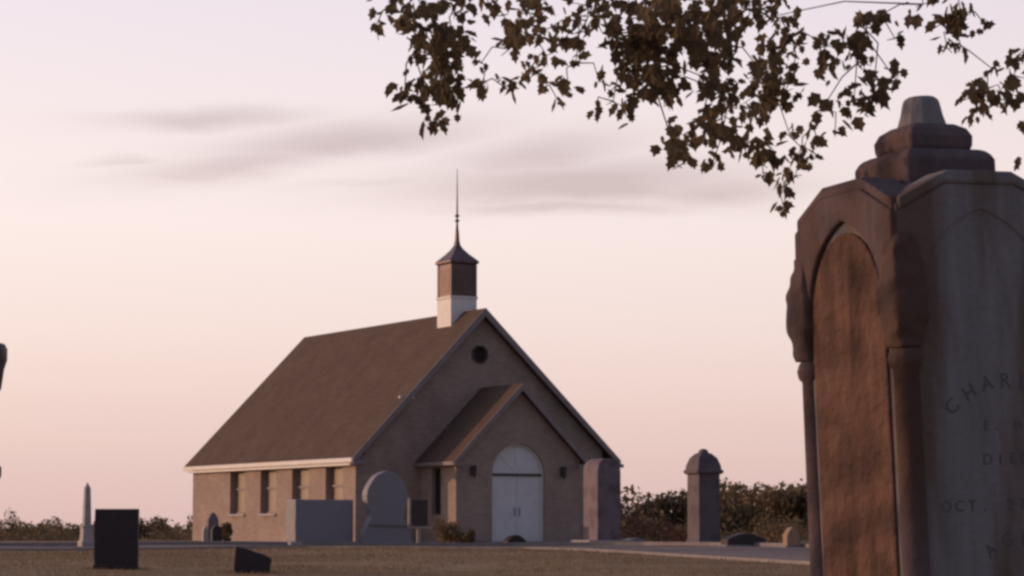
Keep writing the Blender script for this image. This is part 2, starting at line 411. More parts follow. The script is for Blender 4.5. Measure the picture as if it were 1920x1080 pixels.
b.box(VA-.26, VA+.26, .2, .22, VZ-.26, VZ+.26)
b.build('louver', MT['louver'], vt)
# side windows
for c in WINB:
    x = -hw+.20
    b = MB(); fw = .07
    b.slab([[(c-WW/2,WZ0),(c-WW/2,WZ1),(c+WW/2,WZ1),(c+WW/2,WZ0)], [(c-WW/2+fw,WZ0+fw),(c-WW/2+fw,WZ1-fw),(c+WW/2-fw,WZ1-fw),(c+WW/2-fw,WZ0+fw)]], lambda u, v, t: (x+t, u, v), 0, .08)
    b.box(x-.01, x+.06, c-WW/2+fw, c+WW/2-fw, 1.86, 1.94)
    wf = b.build('window', MT['trim'], church)
    b = MB(); b.box(x+.045, x+.07, c-WW/2+.03, c+WW/2-.03, WZ0+.03, WZ1-.03); b.build('pane', MT['shade'], wf)
    b = MB(); b.box(-hw-.07, -hw+.20, c-WW/2-.06, c+WW/2+.06, WZ0-.09, WZ0-.003); b.build('sill', MT['granite_pale'], wf, bevel=.01)
# porch
pw2 = pw/2-.2; po = pw/2
psl = (phr-phe)/po
def proofz(a): return phr - abs(a-ps)*psl
DW = .98; SPR = 2.22
arch = [(ps-DW, -.05), (ps-DW, SPR)] + [(ps-DW*math.cos(k*PI/16), SPR+DW*1.03*math.sin(k*PI/16)) for k in range(1, 16)] + [(ps+DW, SPR), (ps+DW, -.05)]
b = MB()
outl = [(ps-pw2,-.3),(ps-DW,-.3)] + arch + [(ps+DW,-.3),(ps+pw2,-.3),(ps+pw2,proofz(ps+pw2)-.14),(ps,phr-.14),(ps-pw2,proofz(ps-pw2)-.14)]
b.slab([outl], lambda u, v, t: (u, t, v), -pd, -pd+.30)
SWB = -1.15
zt = proofz(ps-pw2)-.14
b.slab([[(-pd+.301,-.3),(-.003,-.3),(-.003,zt),(-pd+.301,zt)], side_hole(SWB, .62, .95, 2.45)], lambda u, v, t: (ps-pw2+t, u, v), .0, .28)
b.slab([[(-pd+.301,-.3),(-.003,-.3),(-.003,zt),(-pd+.301,zt)]], lambda u, v, t: (ps+pw2-t, u, v), .0, .28)
b.build('porch_wall', MT['brick'], church, uv=True)
b = MB(); b.slab([[(ps-po,phe),(ps,phr),(ps+po,phe),(ps+po-.02,phe-.13),(ps,phr-.19),(ps-po+.02,phe-.13)]], lambda u, v, t: (u, t, v), -pd-.25, -.004)
b.build('porch_roof', MT['shingle'], church, uv=True)
b = MB()
for s in (-1, 1): b.slab([[(ps,phr+.01),(ps+po*s,phe+.01),(ps+po*s,phe-.17),(ps,phr-.23)]], lambda u, v, t: (u, t, v), -pd-.29, -pd-.254)
b.build('porch_rake_board', MT['trim'], church)
for xa, xb in ((ps-po-.06, ps-po-.003), (ps+po+.003, ps+po+.06)):
    b = MB(); b.box(xa, xb, -pd-.28, -.006, phe-.15, phe-.03); b.build('porch_gutter', MT['trim'], church, bevel=.008)
for xa, xb in ((ps-po-.06, ps-po+.42), (ps+po-.42, ps+po+.06)):
    b = MB(); b.box(xa, xb, -pd-.36, -pd-.295, phe-.17, phe-.07); b.build('cornice_return', MT['trim'], church, bevel=.008)
b = MB(); x = ps-pw2+.12; b.slab([side_hole(SWB, .62, .95, 2.45), side_hole(SWB, .5, 1.01, 2.39)], lambda u, v, t: (x+t, u, v), 0, .08); sw = b.build('side_window', MT['louver'], church)
b = MB(); b.box(x+.04, x+.06, SWB-.28, SWB+.28, .98, 2.42); b.build('pane', MT['darkglass'], sw)
# door
yd = -pd+.14
b = MB(); inn = [(ps-DW+.07, 0.0), (ps-DW+.07, SPR)] + [(ps-(DW-.07)*math.cos(k*PI/16), SPR+(DW*1.03-.07)*math.sin(k*PI/16)) for k in range(1, 16)] + [(ps+DW-.07, SPR), (ps+DW-.07, 0.0)]
b.slab([[(u, max(v, .0)) for u, v in arch] + inn[::-1]], lambda u, v, t: (u, t, v), yd-.03, yd+.08)
b.build('door_frame', MT['white'], church)
b = MB(); b.box(ps-DW+.071, ps+DW-.071, yd-.05, yd+.07, SPR-.02, SPR+.05); b.build('transom_bar', MT['louver'], church)
b = MB(); fan = [(ps-DW+.085, SPR+.055)] + [(ps-(DW-.085)*math.cos(k*PI/16), SPR+.055+(DW*1.03-.14)*math.sin(k*PI/16)) for k in range(1, 16)] + [(ps+DW-.085, SPR+.055)]
b.slab([fan], lambda u, v, t: (u, t, v), yd+.015, yd+.05)
fl = b.build('fanlight', MT['door'], church)
b = MB()
for k in (2, 4, 6):
    a = k*PI/8; d = Vector((-math.cos(a), math.sin(a))); n = Vector((-d.y, d.x))*.022
    p0 = Vector((ps, SPR+.06)) + d*.15; p1 = Vector((ps, SPR+.06)) + Vector((d.x*.87, d.y*.86))
    b.slab([[p0-n, p0+n, p1+n, p1-n]], lambda u, v, t: (u, t, v), yd-.005, yd+.013)
b.build('glazing_bar', MT['white'], fl)
for s in (-1, 1):
    b = MB(); xa, xb = sorted((ps+s*.006, ps+s*(DW-.075)))
    b.box(xa, xb, yd+.01, yd+.055, .02, SPR-.025)
    for (z0, z1) in ((.2, .72), (.86, 1.38), (1.52, 2.02)):
        for q in (0, 1):
            wq = (xb-xa-.3)/2; x0 = xa+.1+q*(wq+.1)
            b.box(x0, x0+wq, yd+.004, yd+.009, z0, z1)
    dr = b.build('door', MT['door'], church, bevel=.006)
    b = MB(); hx = ps+s*.09; b.tube([(hx, yd+.008, .92), (hx, yd-.05, .95), (hx, yd-.05, 1.15), (hx, yd+.008, 1.18)], [.012]*4); b.build('handle', MT['black'], dr)
b = MB(); b.box(ps-1.5, ps+1.5, -pd-1.1, -pd-.003, -.2, .10, .02); b.build('step', MT['concrete'], church)
for ax in (-1.72, 1.62):
    b = MB(); b.lathe([(.02,2.52),(.085,2.50),(.10,2.46),(.07,2.44),(.085,2.40),(.06,2.18),(.035,2.15),(.02,2.10)], 8, (ps+ax, -pd-.15)); b.box(ps+ax-.05, ps+ax+.05, -pd-.02, -pd-.002, 2.2, 2.5); b.box(ps+ax-.015, ps+ax+.015, -pd-.15, -pd-.02, 2.46, 2.49)
    b.build('lantern', MT['louver'], church)
# cupola
cb = 1.70; ca = PL
b = MB(); b.sq([(.50,6.85),(.50,8.24),(.53,8.26),(.53,8.33)], (ca, cb)); cup = b.build('cupola', MT['white'], church, bevel=.012)
b = MB(); b.sq([(.475,8.332),(.475,9.42),(.55,9.47),(.55,9.54)], (ca, cb))
for k in range(9):
    z = 8.46+k*.095
    for (dx, dy) in ((0,-1),(-1,0),(1,0),(0,1)):
        if dx == 0: b.box(ca-.36, ca+.36, cb+dy*.49-.012, cb+dy*.49+.012, z, z+.05)
        else: b.box(ca+dx*.49-.012, ca+dx*.49+.012, cb-.36, cb+.36, z, z+.05)
for sx in (-1, 1):
    for sy in (-1, 1): b.box(ca+sx*.45-.05, ca+sx*.45+.05, cb+sy*.45-.05, cb+sy*.45+.05, 8.332, 9.42)
b.build('louver_box', MT['copper'], cup)
b = MB(); b.sq([(.52,9.50),(.55,9.545),(.51,9.585),(.40,9.70),(.30,9.80),(.17,9.96),(.09,10.10),(.062,10.26),(.052,10.44),(.045,10.62)], (ca, cb)); b.build('cupola_roof', MT['copper'], cup)
b = MB(); b.lathe([(.05,10.6),(.038,10.86),(.03,10.9),(.085,10.94),(.085,10.97),(.03,11.01),(.03,11.07),(.085,11.11),(.085,11.14),(.03,11.18),(.026,11.6),(.02,12.0),(.008,12.75)], 10, (ca, cb)); b.build('spire', MT['copper'], cup, smooth=True)

# ---------------------------------------------------------------- gravestones
def base_pt(px, Y):
    p = at(px, 1020, Y); return Vector((p.x, Y, gz(p.x, Y)))
def ppm(Y): return F*1.005/Y

# pale obelisk, left
def stone_root(name, px, Y, rz, label, cat='gravestone', group=None):
    return empty(name, base_pt(px, Y), rz, label, cat, group)
o = stone_root('obelisk', 162, 69, .5, 'pale slender obelisk on a stepped base, at far left beside the black gravestone', 'obelisk')
b = MB(); b.sq([(.105,.62),(.078,1.66),(.0,1.84)]); b.build('shaft', MT['granite_pale'], o, bevel=.01)
b = MB(); b.sq([(.20,-.1),(.20,.16),(.165,.18),(.145,.36),(.145,.54),(.16,.56),(.16,.60),(.12,.62)]); b.build('plinth', MT['granite_pale'], o, bevel=.01)

o = stone_root('gravestone', 218.5, 31.9, .10, 'black upright slab gravestone with flat top, nearest on the left in front of the obelisk')
b = MB(); b.box(-.285, .285, -.08, .10, .06, .79, .012); b.build('slab', MT['granite_dark'], o, rough=.006, sub=3, seed=2)
b = MB(); b.box(-.29, .29, -.14, .16, -.12, .07, .012); b.build('plinth', MT['granite_dark'], o)

o = stone_root('gravestone', 472, 30.8, .16, 'low black gravestone with top sloping down to the right, in foreground grass')
o.rotation_euler = (0, R(4), .16)
b = MB(); b.slab([[(-.235,-.15),(.215,-.15),(.235,.20),(.15,.24),(-.10,.305),(-.235,.325)]], lambda u, v, t: (u, t, v), -.09, .10); b.build('slab', MT['granite_dark'], o, bevel=.015)
b = MB(); b.box(-.22, .20, -.16, .17, -.12, .03, .015); b.build('plinth', MT['granite_dark'], o)

# big block monument
def block(px, Y): return base_pt(px, Y)
o = stone_root('family_monument', 599, 71.8, .535, 'wide grey block monument with flat top, standing in front of the chapel side windows', 'gravestone')
b = MB(); b.box(-.95, .95, -.33, .33, .12, 1.36, .03); b.build('block', MT['granite_blue'], o, rough=.012, sub=4, seed=4)
b = MB(); b.box(-1.16, 1.16, -.46, .46, -.15, .125, .02); b.build('plinth', MT['granite_pale'], o)

# round headed stone
o = stone_root('gravestone', 722, 72.2, .5, 'tall gravestone with round disc head, between grey block monument and notice board')
def outline(sym):
    return [(u, v) for u, v in sym] + [(-u, v) for u, v in sym[::-1] if u > 0.001]
prof = [(.80,-.15),(.81,.20),(.77,.38),(.69,.56),(.60,.72),(.54,.84)]
ang = [-.62+k*(PI/2+.62)/12 for k in range(13)]
prof += [(.67*math.cos(a)*(1+.035*math.sin(a*5+.5)), 1.42+.80*math.sin(a)*(1+.015*math.sin(a*9))) for a in ang]
b = MB(); b.slab([outline(prof)], lambda u, v, t: (u, t, v), -.17, .17); b.build('headstone', MT['granite_blue'], o, bevel=.035)
b = MB(); b.slab([[(-.60,.63),(.80,.60),(.80,.65),(-.60,.68)]], lambda u, v, t: (u, t, v), -.24, -.168); b.build('ledge', MT['granite_grey'], o, bevel=.008)
b = MB(); b.box(-.98, .98, -.36, .36, -.15, .10, .02); b.build('plinth', MT['granite_blue'], o)

# notice board
o = stone_root('notice_board', 785, 73.5, .3, 'dark notice board with pale frame on one post beside the porch', 'notice board')
b = MB(); b.box(-.245, .27, -.03, .03, .62, 1.40); b.build('panel', MT['louver'], o, bevel=.008)
b = MB(); b.box(-.33, -.25, -.045, .045, .56, 1.46); b.build('frame', MT['granite_pale'], o)
b = MB(); b.box(-.36, .42, -.06, .06, .54, .60); b.build('ledge', MT['granite_pale'], o)
b = MB(); b.box(-.055, .055, -.04, .04, -.3, .539); b.build('post', MT['granite_pale'], o)

# tall stone right of porch
o = stone_root('headstone', 1129, 72.5, .50, 'tall narrow purple grey headstone with rounded shoulders, right of the chapel doors', 'gravestone')
tp = [(-.40,.16),(-.40,2.12)] + [(-.40*abs(math.cos(k*PI/16))**.75*(1 if k < 8 else -1), 2.12+.46*math.sin(k*PI/16)**.8) for k in range(1, 16)] + [(.40,2.12),(.40,.16)]
b = MB(); b.slab([tp], lambda u, v, t: (u, t, v), -.42, .42); b.build('slab', MT['granite_purple'], o, bevel=.03)
b = MB(); b.box(-.78, .78, -.58, .58, -.15, .165, .02); b.build('plinth', MT['granite_pale'], o)

# domed pillar
o = stone_root('pillar', 1320, 68, .44, 'square stone pillar with a domed cap, before the trees right of the chapel', 'pillar')
b = MB(); b.sq([(.38,-.2),(.37,.15),(.34,.2),(.335,1.98),(.35,2.0)]); b.build('shaft', MT['granite_mauve'], o, bevel=.015)
b = MB(); b.sq([(.37,2.0),(.41,2.03),(.42,2.10),(.375,2.13),(.36,2.25),(.29,2.45),(.18,2.57),(.11,2.60),(.10,2.66),(.05,2.71)]); b.build('cap', MT['granite_mauve'], o, bevel=.015)

# low markers
def lowstone(px, Y, w_, h, lab, mat='granite_blue', arch_=.3, rz=.4, d=.2):
    o = stone_root('grave_marker', px, Y, rz, lab, 'grave marker', 'low markers behind the road')
    pts = [(-w_/2,-.1)] + [(-w_/2+w_*k/10, h*(1-arch_)+h*arch_*math.sin(PI*k/10)) for k in range(11)] + [(w_/2,-.1)]
    b = MB(); b.slab([pts], lambda u, v, t: (u, t, v), -d, d); b.build('slab', MT[mat], o, bevel=.02)
    b = MB(); b.box(-w_/2-.08, w_/2+.08, -d-.1, d+.1, -.12, .06, .01); b.build('plinth', MT['granite_grey'], o)
    return o
lowstone(1394, 64, 1.15, .36, 'low dark curved top grave marker between the domed pillar and the big monument', 'granite_dark', .45)
lowstone(965, 74.6, .62, .33, 'low dark arched grave marker in front of the white chapel doors', 'granite_dark', .55)
o = lowstone(1484, 61, .36, .52, 'small tan pointed grave marker against the left edge of the big monument', 'tan_stone', .4, .3, .14)
o = lowstone(1188, 73.5, .62, .22, 'low grey grave marker just right of the tall headstone plinth', 'granite_blue', .3)
# small group before the left wall
for px, Y, w_, h, mat, lab in ((384,74,.16,.55,'granite_pale','thin pale post marker in front of the far corner of the chapel'),
                               (398,75.5,.34,.98,'granite_purple','dark purple pointed gravestone in front of the far side window'),
                               (405,72.6,.30,.60,'granite_dark','short blackish gravestone beside the green shrub at the chapel side')):
    o = stone_root('gravestone', px, Y, .45, lab, 'gravestone')
    b = MB(); b.slab([[(-w_/2,-.1),(-w_/2,h*.75),(-w_/4,h*.93),(0,h),(w_/4,h*.93),(w_/2,h*.75),(w_/2,-.1)]], lambda u, v, t: (u, t, v), -.09, .09); b.build('slab', MT[mat], o, bevel=.015)
    b = MB(); b.box(-w_/2-.07, w_/2+.07, -.16, .16, -.12, .08, .01); b.build('plinth', MT[mat], o)

# urn at left edge
p = at(-92, 1000, 10); o = empty('stone_urn', (p.x, 10, 0), .4, 'dark wide rimmed stone urn cut off by the left edge of the photo', 'urn')
rU = (10-(-92))/454.3-.012
b = MB(); b.lathe([(.05,.80),(.09,.82),(.08,.86),(.06,.92),(.075,.98),(.14,1.05),(.19,1.12),(rU-.012,1.20),(rU,1.24),(rU,1.285),(rU-.01,1.305),(rU-.03,1.31),(rU-.04,1.28),(.05,1.22)], 32); b.build('bowl', MT['granite_dark'], o, smooth=True)
b = MB(); b.sq([(.20,-.1),(.20,.15),(.15,.18),(.14,.72),(.17,.75),(.17,.80)]); b.build('pedestal', MT['granite_dark'], o, bevel=.01)

# ---------------------------------------------------------------- big foreground monument
MY = 8.0
mp = at(1781, 1100, MY)
mon = empty('grave_monument', (mp.x, MY, 0), R(22.5), 'huge weathered grey gravestone with corner columns, gabled cap and stepped finial, carved with names', 'gravestone')
tilt = Matrix.Rotation(R(-2.0), 4, 'Y')
mon.rotation_euler = (Matrix.Rotation(R(-2.0), 3, 'Y') @ Matrix.Rotation(R(22.5), 3, 'Z')).to_euler()
S = .325
b = MB(); b.sq([(.46,-.15),(.46,.12),(.42,.14),(.40,.24),(.36,.26)]); b.build('plinth', MT['weathered'], mon, bevel=.012, )
di = S-.012
b = MB(); b.sq([(di,.26)]+[(di, .26+.05*k) for k in range(1, 26)]+[(di,1.575)]); b.build('die', MT['weathered'], mon)
for sx in (-1, 1):
    for sy in (-1, 1):
        c = (sx*(S-.034), sy*(S-.034))
        b = MB(); b.lathe([(.058,.26),(.058,.30),(.048,.33),(.044,.36),(.041,1.05),(.052,1.062),(.057,1.085),(.050,1.108),(.043,1.118)], 18, c)
        b.build('column', MT['mauve_stone'], mon, smooth=True)
        b = MB(); b.sq([(.042,1.119),(.048,1.15),(.055,1.18),(.062,1.215),(.064,1.27),(.061,1.33),(.053,1.385),(.047,1.43),(.041,1.47),(.030,1.485)], c)
        o = b.build('capital', MT['mauve_stone'], mon, smooth=True, rough=.016, sub=4, seed=sx+2*sy, freq=24)
        md = o.modifiers.new('soft', 'SMOOTH'); md.iterations = 3; md.factor = .5
CS = S-.004
for q in range(4):
    rot = Matrix.Rotation(q*PI/2, 4, 'Z')
    Rr = S-.10; lo = []
    for k in range(9):
        t = k/8; lo.append((-Rr+Rr*(1-math.cos(t*PI/2.6))/(1-math.cos(PI/2.6)), 1.30+.26*math.sin(t*PI/2.6)/math.sin(PI/2.6)))
    lo[-1] = (0, 1.56)
    inner = lo + [(-u, v) for u, v in lo[-2::-1]]
    outer = [(-CS,1.30),(-CS+.012,1.555),(-.13,1.645),(.13,1.645),(CS-.012,1.555),(CS,1.30)]
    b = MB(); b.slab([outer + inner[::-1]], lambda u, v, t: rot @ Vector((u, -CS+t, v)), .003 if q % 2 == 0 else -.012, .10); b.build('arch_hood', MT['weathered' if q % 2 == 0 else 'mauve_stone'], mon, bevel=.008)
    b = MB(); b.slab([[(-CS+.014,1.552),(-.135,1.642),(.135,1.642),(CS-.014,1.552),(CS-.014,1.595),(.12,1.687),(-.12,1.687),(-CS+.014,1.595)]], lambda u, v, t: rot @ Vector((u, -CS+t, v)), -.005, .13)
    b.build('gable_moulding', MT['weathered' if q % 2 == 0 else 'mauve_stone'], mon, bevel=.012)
for s_ in (-1, 1):      # added brown side panels: low-sun warmth plus stain streaks put into the colour
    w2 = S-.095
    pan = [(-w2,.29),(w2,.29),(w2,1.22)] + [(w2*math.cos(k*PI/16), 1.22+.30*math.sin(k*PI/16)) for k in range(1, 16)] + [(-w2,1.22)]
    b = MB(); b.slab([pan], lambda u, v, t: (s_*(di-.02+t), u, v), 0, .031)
    b.build('sunset_tint_panel', MT['sunset_brown'], mon, bevel=.008)
b = MB(); b.sq([(CS-.03,1.50),(CS-.03,1.57),(.17,1.67)]); b.build('cap', MT['mauve_stone'], mon, bevel=.01)
b = MB(); b.sq([(.165,1.62),(.172,1.69),(.172,1.75),(.160,1.775),(.13,1.788)]); b.build('lower_tier', MT['mauve_stone'], mon, bevel=.016)
b = MB(); b.sq([(.105,1.78),(.119,1.795),(.121,1.835),(.108,1.862),(.08,1.88)]); b.build('upper_tier', MT['mauve_stone'], mon, bevel=.014)
b = MB(); b.lathe([(.085,1.872),(.079,1.892),(.070,1.92),(.064,1.95),(.058,1.972),(.045,1.98)], 12, (0, 0)); b.build('finial', MT['weathered'], mon, bevel=.006)
# lettering on the front face
def letters(txt, size, cu, cz, arch_h=0):
    ins = empty('inscription', (0,0,0)); ins.parent = mon
    n = len(txt); adv = size*.95
    for i, ch in enumerate(txt):
        if ch == ' ': continue
        cd = bpy.data.curves.new('t', 'FONT'); cd.body = ch; cd.size = size; cd.align_x = 'CENTER'; cd.extrude = .0004; cd.offset = .0006; cd.resolution_u = 3
        to = bpy.data.objects.new('t', cd); COL.objects.link(to)
        bpy.context.view_layer.update()
        me = bpy.data.meshes.new_from_object(to.evaluated_get(bpy.context.evaluated_depsgraph_get()))
        bpy.data.objects.remove(to); bpy.data.curves.remove(cd)
        u = (i-(n-1)/2)*adv; h = (n-1)/2*adv
        z = cz + arch_h*(1-(u/h)**2 if h else 0); ang = -2*arch_h*u/(h*h) if arch_h else 0
        me.transform(Matrix.Translation((cu+u, -di-.0006, z)) @ Matrix.Rotation(PI/2, 4, 'X') @ Matrix.Rotation(ang, 4, 'Z'))
        me.materials.clear(); me.materials.append(MT['lichen']); me.name = 'letter'
        o = bpy.data.objects.new('letter', me); COL.objects.link(o); o.parent = ins
letters('CHARLES', .066, .06, .915, .075)
letters('E. H.', .042, .06, .855)
letters('DIED', .05, .05, .745)
letters('OCT. 27, 18', .05, .055, .60)
letters('AGED', .06, .07, .46, .03)

# ---------------------------------------------------------------- hanging tree
def leaf_faces(bm, p, size, rng, droop=.75):
    """one lobed leaf folded along the midrib"""
    yaw = rng.uniform(0, 2*PI)
    out_ = Vector((math.cos(yaw), math.sin(yaw), 0))
    pit = rng.gauss(droop, .5)
    d = (out_*math.cos(pit) + Vector((0,0,-1))*math.sin(pit)).normalized()
    s = d.cross(Vector((0,0,1))); s = s.normalized() if s.length > .1 else Vector((1,0,0))
    s = (Matrix.Rotation(rng.gauss(0,.6), 3, d) @ s).normalized(); n = s.cross(d)
    wv = rng.uniform(.75, 1.1)
    half = ((.0,.0),(.16,.26),(.10,.52),(.34,.62),(.42,.86),(.20,.80)) if False else ((.10,.10),(.40,.30),(.28,.48),(.36,.66),(.14,.78))
    mid = [bm.verts.new(p+d*size*t - n*size*.10*math.sin(t*PI) - n*size*.25*t*t*rng.uniform(.2,1)) for t in (0,.5,1)]
    for sg in (-1, 1):
        vs = [bm.verts.new(p + d*size*t + s*(sg*size*u*wv) + n*size*rng.uniform(.0,.10) - n*size*.2*t*t) for u, t in half]
        bm.faces.new((mid[0], vs[0], vs[1], vs[2], mid[1])) if sg > 0 else bm.faces.new((mid[1], vs[2], vs[1], vs[0], mid[0]))
        bm.faces.new((mid[1], vs[2], vs[3], vs[4], mid[2])) if sg > 0 else bm.faces.new((mid[2], vs[4], vs[3], vs[2], mid[1]))

CLUST = [(705,48,14,26,.8),(738,24,22,8,.5),(790,14,45,16,1),(855,12,38,28,1.4),(800,58,50,30,1),(852,85,46,28,1.2),(780,92,26,22,1),(830,112,36,24,1),(828,145,40,22,1),(902,118,12,9,1),
 (758,186,22,14,1.2),(800,172,38,20,1.2),(862,166,48,20,1.1),(906,155,15,16,1),(838,196,34,12,1),(812,234,18,13,1),
 (915,8,25,12,1),(985,14,42,22,1.2),(1000,42,26,16,1.2),(962,58,20,34,1.2),(955,92,22,14,1),(1010,65,36,9,1),(1060,70,36,12,1),(1086,76,16,16,1),
 (1025,104,30,24,1),(990,134,22,16,1),(955,170,26,15,1.1),(1012,165,15,15,1),(1066,168,16,12,1),(1046,188,6,8,1),(1080,118,12,9,1),
 (1110,12,60,18,1.2),(1180,10,90,22,1.4),(1100,38,18,12,1),(1130,62,50,16,.9),(1190,70,50,40,1.7),(1190,122,36,30,1.5),(1122,150,14,20,.8),(1150,190,20,14,1),(1175,206,16,22,1),(1118,205,6,14,1),(1230,170,26,26,1.1),(1215,130,30,26,1.2),
 (1300,40,105,46,1.9),(1340,85,55,46,1.8),(1240,60,55,40,1.4),(1405,28,50,32,1.2),(1452,30,36,34,.9),(1235,150,44,30,1.1),(1245,182,30,16,1),(1335,150,30,24,1),(1358,172,34,24,1.1),(1430,170,60,34,1.6),(1472,176,36,20,1.4),(1460,96,44,34,1.1),(1484,70,24,24,.9),(1425,130,24,24,1),
 (1550,86,30,16,1.2),(1540,126,40,16,1.4),(1600,76,30,20,1.1),(1622,54,24,18,1),(1640,34,14,8,1),(1678,72,18,8,.9),(1610,116,28,15,1),(1640,150,34,15,1),(1602,180,34,16,1.3),(1640,182,28,20,1),(1622,216,12,13,1),(1680,150,16,7,1),
 (1540,206,16,8,1.2),(1535,266,16,16,1),(1566,250,14,10,.8),(1516,246,9,7,1),(1352,215,30,20,1.2),(1312,235,20,16,1),(1412,216,36,20,1),(1260,264,24,24,1),(1302,266,44,24,1),(1352,260,38,24,1.2),(1282,306,24,16,1),(1336,306,15,15,1),(1402,276,34,24,1.2),(1422,302,44,18,1),(1482,256,18,18,.9),(1502,302,34,17,1.2),(1432,336,14,7,1),(1492,330,24,8,1),(1470,352,10,16,1),(1467,380,9,14,1),(1469,400,2,3,1),
 (1730,8,32,8,1),(1772,40,30,20,1),(1792,60,24,15,1),(1802,24,24,11,.8),(1776,90,16,14,1),(1802,86,18,9,.8),(1848,48,8,10,.6),
 (1852,166,28,18,1),(1884,188,38,16,1.8),(1912,102,18,14,1),(1902,142,24,14,1.1),(1842,182,18,14,1),(1830,212,9,20,1),(1862,130,18,8,.8),(1915,246,10,4,1),(1916,306,5,11,1),(1806,188,9,4,.6)]
TREE = Vector((3.3, 10.6, 0))
tree = empty('shade_tree', TREE, 0, 'broadleaf tree whose dark leafy branches hang across the top right of the view', 'tree')
rng = random.Random(11)
lb = bmesh.new(); tw = MB()
cp = []
for (px, py, rx, ry, k) in CLUST:
    Yd = 9.2 + .75*math.sin(px*.013+1) + rng.uniform(-.35,.35)
    if px > 1700: Yd = max(Yd, 9.3)
    cp.append((at(px, py, Yd), px, py, rx, ry, k, Yd))
for (c, px, py, rx, ry, k, Yd) in cp:
    sc = Yd/F
    n = max(4, int(k*3.0*(rx*ry)/(15*15)*(1.8 if k < 1.3 else 1.45) + 2*k))
    for i in range(n):
        a = rng.uniform(0, 2*PI); r_ = math.sqrt(rng.random())
        p = c + Vector((math.cos(a)*r_*rx*sc, rng.gauss(0, .09+.5*rx*sc), math.sin(a)*r_*ry*sc + .02))
        leaf_faces(lb, p-TREE, rng.uniform(.032,.074), rng)
# twigs: each cluster hangs from the nearest cluster above it, or from an overhead bough
LIMB = {0: [Vector((-1.0,9.3,3.1)), Vector((-.2,9.5,3.12)), Vector((.8,9.8,3.25)), Vector((2.0,10.2,3.5)), Vector((3.25,10.55,3.6))]}
def near_limb(p):
    best = None
    for q in range(41):
        t = q/10; i = min(3, int(t)); f = t-i
        s = LIMB[0][i].lerp(LIMB[0][i+1], f)
        d = (s-p).length
        if best is None or d < best[0]: best = (d, s)
    return best
for i, (c, px, py, *_r) in enumerate(cp):
    best = None
    for j, (d, qx, qy, *_q) in enumerate(cp):
        if qy < py-14 and j != i:
            ds = (d-c).length
            if best is None or ds < best[0]: best = (ds, d)
    lm = near_limb(c)
    if py > 230 and px > 1880: continue
    if best is None or py < 30 or (best[0] > .42 and px > 1650): tgt = lm[1] if (lm[1]-c).length < .5 else (c + Vector((rng.uniform(-.12,.12), .1, max(.25, 3.0-c.z))) if px < 1880 else c + Vector((.5, .1, max(.3, 3.0-c.z))))
    else: tgt = best[1]
    mid = c.lerp(tgt, .5) + Vector((rng.uniform(-.03,.03), rng.uniform(-.04,.04), .035))
    far = (tgt-lm[1]).length > .01 and tgt.z > 2.95
    if far: tw.tube([tgt-TREE, tgt.lerp(lm[1], .5)+Vector((0,0,.05))-TREE, lm[1]-TREE], [.004,.006,.008], 5)
    r0 = .0020; r1 = .0034 if tgt is not lm[1] else .006
    tw.tube([c-TREE, mid-TREE, tgt-TREE], [r0, (r0+r1)/2, r1], 5)
    for q in range(2):
        e_ = c + Vector((rng.uniform(-1,1)*_r[0]*_r[3]/F*.8 if False else rng.uniform(-1,1)*_r[0]/F*9*.9, rng.uniform(-.08,.08), rng.uniform(-1,.6)*_r[1]/F*9*.9))
        tw.tube([c-TREE, e_-TREE], [.0026, .0015], 4)
twig = tw.build('twigs', MT['bark'], tree, smooth=True)
# trunk, boughs, upper crown (above the frame, shades the monument)
b = MB(); b.tube([(0,0,-.2),(0,0,.15),(.03,.02,1.2),(-.02,.05,2.4),(.05,.1,3.6),(.1,.1,5.2),(.05,.2,7.0)], [.36,.28,.23,.20,.17,.11,.05], 14); b.build('trunk', MT['bark'], tree, smooth=True)
b = MB(); b.tube([p_-TREE for p_ in LIMB[0][::-1]] , [.10,.075,.055,.04,.018], 8); b.build('branch', MT['bark'], tree, smooth=True)
boughs = []
for k in range(11):
    a = k*2.4; z0 = 3.0+.34*k; ln = rng.uniform(1.7, 2.7)*(1-.04*k)
    e_ = Vector((math.cos(a)*ln, math.sin(a)*ln, z0+rng.uniform(.4,1.2)))
    if z0 < 3.6 and e_.y < -.6: e_.z += .6
    b = MB(); b.tube([(0.03,.08,z0),(e_.x*.5,e_.y*.5,z0+.35),e_], [.07,.045,.015], 7); b.build('branch', MT['bark'], tree, smooth=True); boughs.append(e_)
cb_ = bmesh.new()
for e_ in boughs + [Vector((.05,.2,7.2)), Vector((0,0,5)), Vector((-1.2,-.3,4.6)), Vector((-1.8,-.6,4.1)), Vector((-3.0,-1.0,3.9)), Vector((-2.2,.4,4.8))]:
    for i in range(110):
        p = e_ + Vector((rng.gauss(0,.55), rng.gauss(0,.55), rng.gauss(0,.38)))
        if p.z < 3.25 or p.y < -.9: continue
        leaf_faces(cb_, p, rng.uniform(.09,.15), rng)
for (bm_, nm) in ((lb, 'hanging_leaves'), (cb_, 'crown')):
    me = bpy.data.meshes.new(nm); bm_.to_mesh(me); bm_.free(); me.materials.append(MT['leaf'])
    o = bpy.data.objects.new(nm, me); COL.objects.link(o); o.parent = tree

